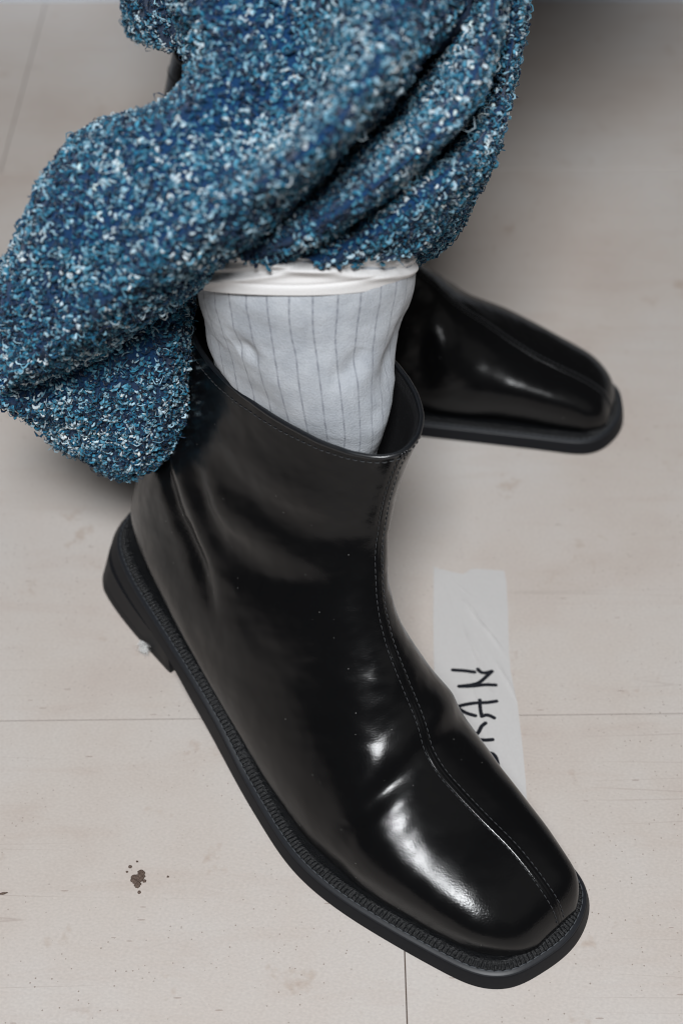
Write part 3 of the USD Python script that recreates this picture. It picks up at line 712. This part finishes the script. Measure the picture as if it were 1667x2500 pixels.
def make_pile(v, f, n, zmax, seed, dens):
    """looped yarn ends: 1-3 short fat curled strands per tuft. Returns vertices, faces, tints."""
    g = np.random.default_rng(seed)
    tri = v[f]; cr = np.cross(tri[:, 1] - tri[:, 0], tri[:, 2] - tri[:, 0]); area = np.linalg.norm(cr, axis=1) / 2
    fnm = cr / np.maximum(2 * area[:, None], 1e-12)
    area = np.where(tri[:, :, 2].max(1) < zmax, area, 0)
    cnt = int(area.sum() * dens)
    k = g.choice(len(f), cnt, p=area / area.sum())
    r1, r2 = np.sqrt(g.random(cnt)), g.random(cnt)
    b = tri[k, 0] * (1 - r1)[:, None] + tri[k, 1] * (r1 * (1 - r2))[:, None] + tri[k, 2] * (r1 * r2)[:, None]
    nr = fnm[k]
    keep = fbm(b * 130, 2, seed + 5) + .25 * fbm(b * 30, 2, seed + 6) < .99 + .12 * g.random(cnt)
    b, nr = b[keep], nr[keep]; cnt = len(b)
    # colour of each tuft
    patchy = fbm(b * 40, 2, seed + 9) * .5 + fbm(b * 160, 2, seed + 2) * .5
    q = g.random(cnt) ** 1.15 * .95 + (patchy - .5) * 1.0 - .02
    pal = np.array([(.002, .015, .045), (.004, .058, .125), (.014, .145, .245), (.075, .260, .375), (.28, .45, .55), (.60, .69, .74)])
    col = np.stack([np.interp(q, [0.0, .23, .44, .61, .77, .95], pal[:, j]) for j in range(3)], 1)
    ns = g.choice([1, 1, 2], cnt)
    idx = np.repeat(np.arange(cnt), ns); m = len(idx)
    N_ = nr[idx]; ref = g.normal(size=(m, 3)); t = np.cross(N_, ref); t /= np.linalg.norm(t, axis=1, keepdims=True); w = np.cross(N_, t)
    base = b[idx] + (t * g.normal(size=(m, 1)) + w * g.normal(size=(m, 1))) * .0007
    ln = np.clip(g.lognormal(math.log(.00165), .30, m), .0009, .0042); rad = np.clip(.00047 * g.lognormal(0, .28, m), .0002, .0008) 
    thin = g.random(m) < .10; rad[thin] *= .40; ln[thin] *= 1.8
    lift = g.uniform(.25, .85, m); curl = g.uniform(-1.5, 1.5, m)
    K, SD = 4, 4
    ss = np.linspace(0, 1, K)
    # arc rising from the cloth, bending over and sideways
    ang = curl[:, None] * ss[None]
    px = ln[:, None] * ss[None]
    P = base[:, None] + (t[:, None] * np.cos(ang)[..., None] + w[:, None] * np.sin(ang)[..., None]) * px[..., None] + N_[:, None] * (.0005 + ln[:, None] * lift[:, None] * np.sin(np.pi * (ss[None] * .82 + .04)))[..., None]
    T = np.gradient(P, axis=1); T /= np.linalg.norm(T, axis=2, keepdims=True)
    A = np.cross(T, w[:, None] + .2 * N_[:, None]); A /= np.maximum(np.linalg.norm(A, axis=2, keepdims=True), 1e-9); B = np.cross(T, A)
    rr = rad[:, None] * np.array([.70, 1.2, 1.15, .45])[None]
    an = np.arange(SD) * 2 * np.pi / SD
    X = P[:, :, None] + rr[:, :, None, None] * (np.cos(an)[None, None, :, None] * A[:, :, None] + np.sin(an)[None, None, :, None] * B[:, :, None])
    X = X.reshape(-1, 3)
    one = grid_faces(K, SD, False, True)
    one = np.vstack([one, [[(K - 1) * SD, (K - 1) * SD + 1, (K - 1) * SD + 2], [(K - 1) * SD, (K - 1) * SD + 2, (K - 1) * SD + 3]]])[:, ::-1]
    Fc = (one[None] + (np.arange(m) * K * SD)[:, None, None]).reshape(-1, 3)
    cc = col[idx] * g.lognormal(0, .16, (m, 1))
    return X, Fc, np.repeat(np.clip(cc, 0, .85), K * SD, axis=0)
nv, nf = near
for nm, (a, b_), parent, zm, sd, dn in (('pile', near, leg, .40, 11, 400000), ('pile', (fv, ff_), leg2, .27, 12, 200000)):
    X, Fc, tn = make_pile(np.asarray(a), np.asarray(b_), None, zm, sd, dn)
    print('pile', len(Fc))
    tag(obj(nm, (X, Fc), M['pile'], parent, smooth=True, tint=tn), kind='stuff')

# frayed yarn ends along the hems
gf = np.random.default_rng(17); fr = []
for row, lo, hi, cnt in ((FLAP[4], 0, 1, 46), (FLAP[3], .75, 1, 10), (FOLDS[-2], .35, 1, 40), (FOLDS[-3], .4, 1, 30), (ROLL[1], .0, .55, 34), (FOLDS[3], .85, 1, 8), (FOLDS[6], .85, 1, 8)):
    q = resample(np.array(row) * .01, 200)
    for k in range(cnt):
        p0 = q[int((lo + (hi - lo) * gf.random()) * 199)]
        d_ = gf.normal(size=3) * np.array([1, .6, .7]) + np.array([0, -.3, -.35]); d_ /= np.linalg.norm(d_)
        s_ = np.cross(d_, gf.normal(size=3)); s_ /= np.linalg.norm(s_); L_ = gf.uniform(.003, .0072)
        t_ = np.linspace(0, 1, 8); a_ = gf.choice([-1, 1]) * gf.uniform(1.4, 3.2) * t_
        fr.append(tube(p0 + L_ * (t_ * np.cos(a_ * .6))[:, None] * d_ + L_ * (.45 * np.sin(a_) * t_)[:, None] * s_, .00024 * np.linspace(1, .45, 8), 4))
tag(obj('frayed_threads', join(fr), M['fray'], leg, smooth=True), kind='stuff')

# ------------------------------------------------------------------ tape with marker letters
tp = thing('tape_strip', 'strip of white paper tape with black marker letters on the floor beside the front boot', 'tape')
edge = np.array(TAPE_EDGE) * .01
poly = Polygon(edge)
xs = np.linspace(edge[:, 0].min(), edge[:, 0].max(), 60); ys = np.linspace(edge[:, 1].min(), edge[:, 1].max(), 160)
tv, tf_ = trimesh.creation.triangulate_polygon(poly.segmentize(.002), engine='earcut')
tm = trimesh.Trimesh(np.column_stack([tv, np.zeros(len(tv))]), tf_, process=False)
for _ in range(3): tm = tm.subdivide()
tv = np.array(tm.vertices); tf_ = np.array(tm.faces)
z = np.full(len(tv), .00035)
for w_ in TAPE_WRINKLES:
    q = resample(np.array(w_) * .01, 80, cubic=len(w_) > 2); dist, at = cKDTree(q).query(tv[:, :2])
    z += .0009 * np.exp(-(dist / .0006) ** 2)
z += .00025 * fbm(np.column_stack([tv[:, :2] * 90, 0 * z]), 3, 2)
tv[:, 2] = z
n_ = vnormals(tv, tf_)
if n_[:, 2].sum() < 0: tf_ = tf_[:, ::-1]
obj('paper', (tv, tf_), M['tape'], tp, smooth=True)
kt = cKDTree(tv[:, :2])
for st_ in MARKER_STROKES:
    q = np.array(st_) * .01
    if len(q) > 2: q = resample(q, 24)
    else: q = resample(q, 12, cubic=False)
    w0 = .00095
    pg = LineString(q).buffer(w0)
    e_ = trimesh.creation.extrude_polygon(pg.simplify(.00008), .00012, engine='earcut')
    ev = np.array(e_.vertices); ev[:, 2] += z[kt.query(ev[:, :2])[1]] + .00035
    obj('marker_stroke', (ev, np.array(e_.faces)), M['ink'], tp)

# ------------------------------------------------------------------ small things on the floor
def crumb(xy, r, h, seed):
    m_ = trimesh.creation.icosphere(subdivisions=3, radius=1.0)
    v_ = np.array(m_.vertices); k = 1 + 1.1 * (fbm(v_ * 2.2 + seed * 7.3, 4, seed) - .5)
    v_ = v_ * k[:, None] * np.array([r, r * .9, h]); v_[:, 2] = np.maximum(v_[:, 2] * (1 + .9 * (fbm(np.column_stack([v_[:, :2] * 900, 0 * k]), 3, seed) - .5)), 0) + .0002
    v_[:, :2] += np.array(xy) * .01
    return v_, np.array(m_.faces)
mud = thing('mud_clump', 'crumbled clump of dried brown mud on the floor at lower left', 'dirt')
gm = np.random.default_rng(33)
for k in range(17):
    a_, r_ = gm.uniform(0, 6.283), .36 * math.sqrt(gm.random())
    obj('crumb', crumb((DIRT[0][0] + r_ * math.cos(a_), DIRT[0][1] + r_ * math.sin(a_)), gm.uniform(.0006, .0015), gm.uniform(.0004, .0010), 20 + k), M['dirt'], mud, smooth=True)
for i, q in enumerate(DIRT[1:]):
    obj('crumb', crumb(q, .0005 + .0003 * (i % 2), .0004, 10 + i), M['dirt'], mud, smooth=True)
sp_ = obj('splinter', tube(resample(np.column_stack([np.array(SPLINTER) * .01, [.0008, .0010, .0008]]), 12), np.r_[np.linspace(.0002, .0006, 6), np.linspace(.0006, .0002, 6)], 6), M['dirt'], smooth=True)
tag(sp_, 'dark wood splinter on the floor at the left edge', 'splinter')
lt = np.array(LINT) * .01
g_ = np.random.default_rng(5); fib = []
for k in range(60):
    c_ = lt[0] + g_.normal(size=3) * .0006 if k < 42 else lt[1] + g_.normal(size=3) * np.array([.0006, .0006, .0004])
    p_ = [c_ + g_.normal(size=3) * .0010 for _ in range(4)]
    fib.append(tube(resample(p_, 10), .00009, 4))
ln_ = obj('lint_fluff', join(fib), M['lint'], smooth=True)
tag(ln_, 'tuft of white lint caught on the side of the front boot heel', 'lint')
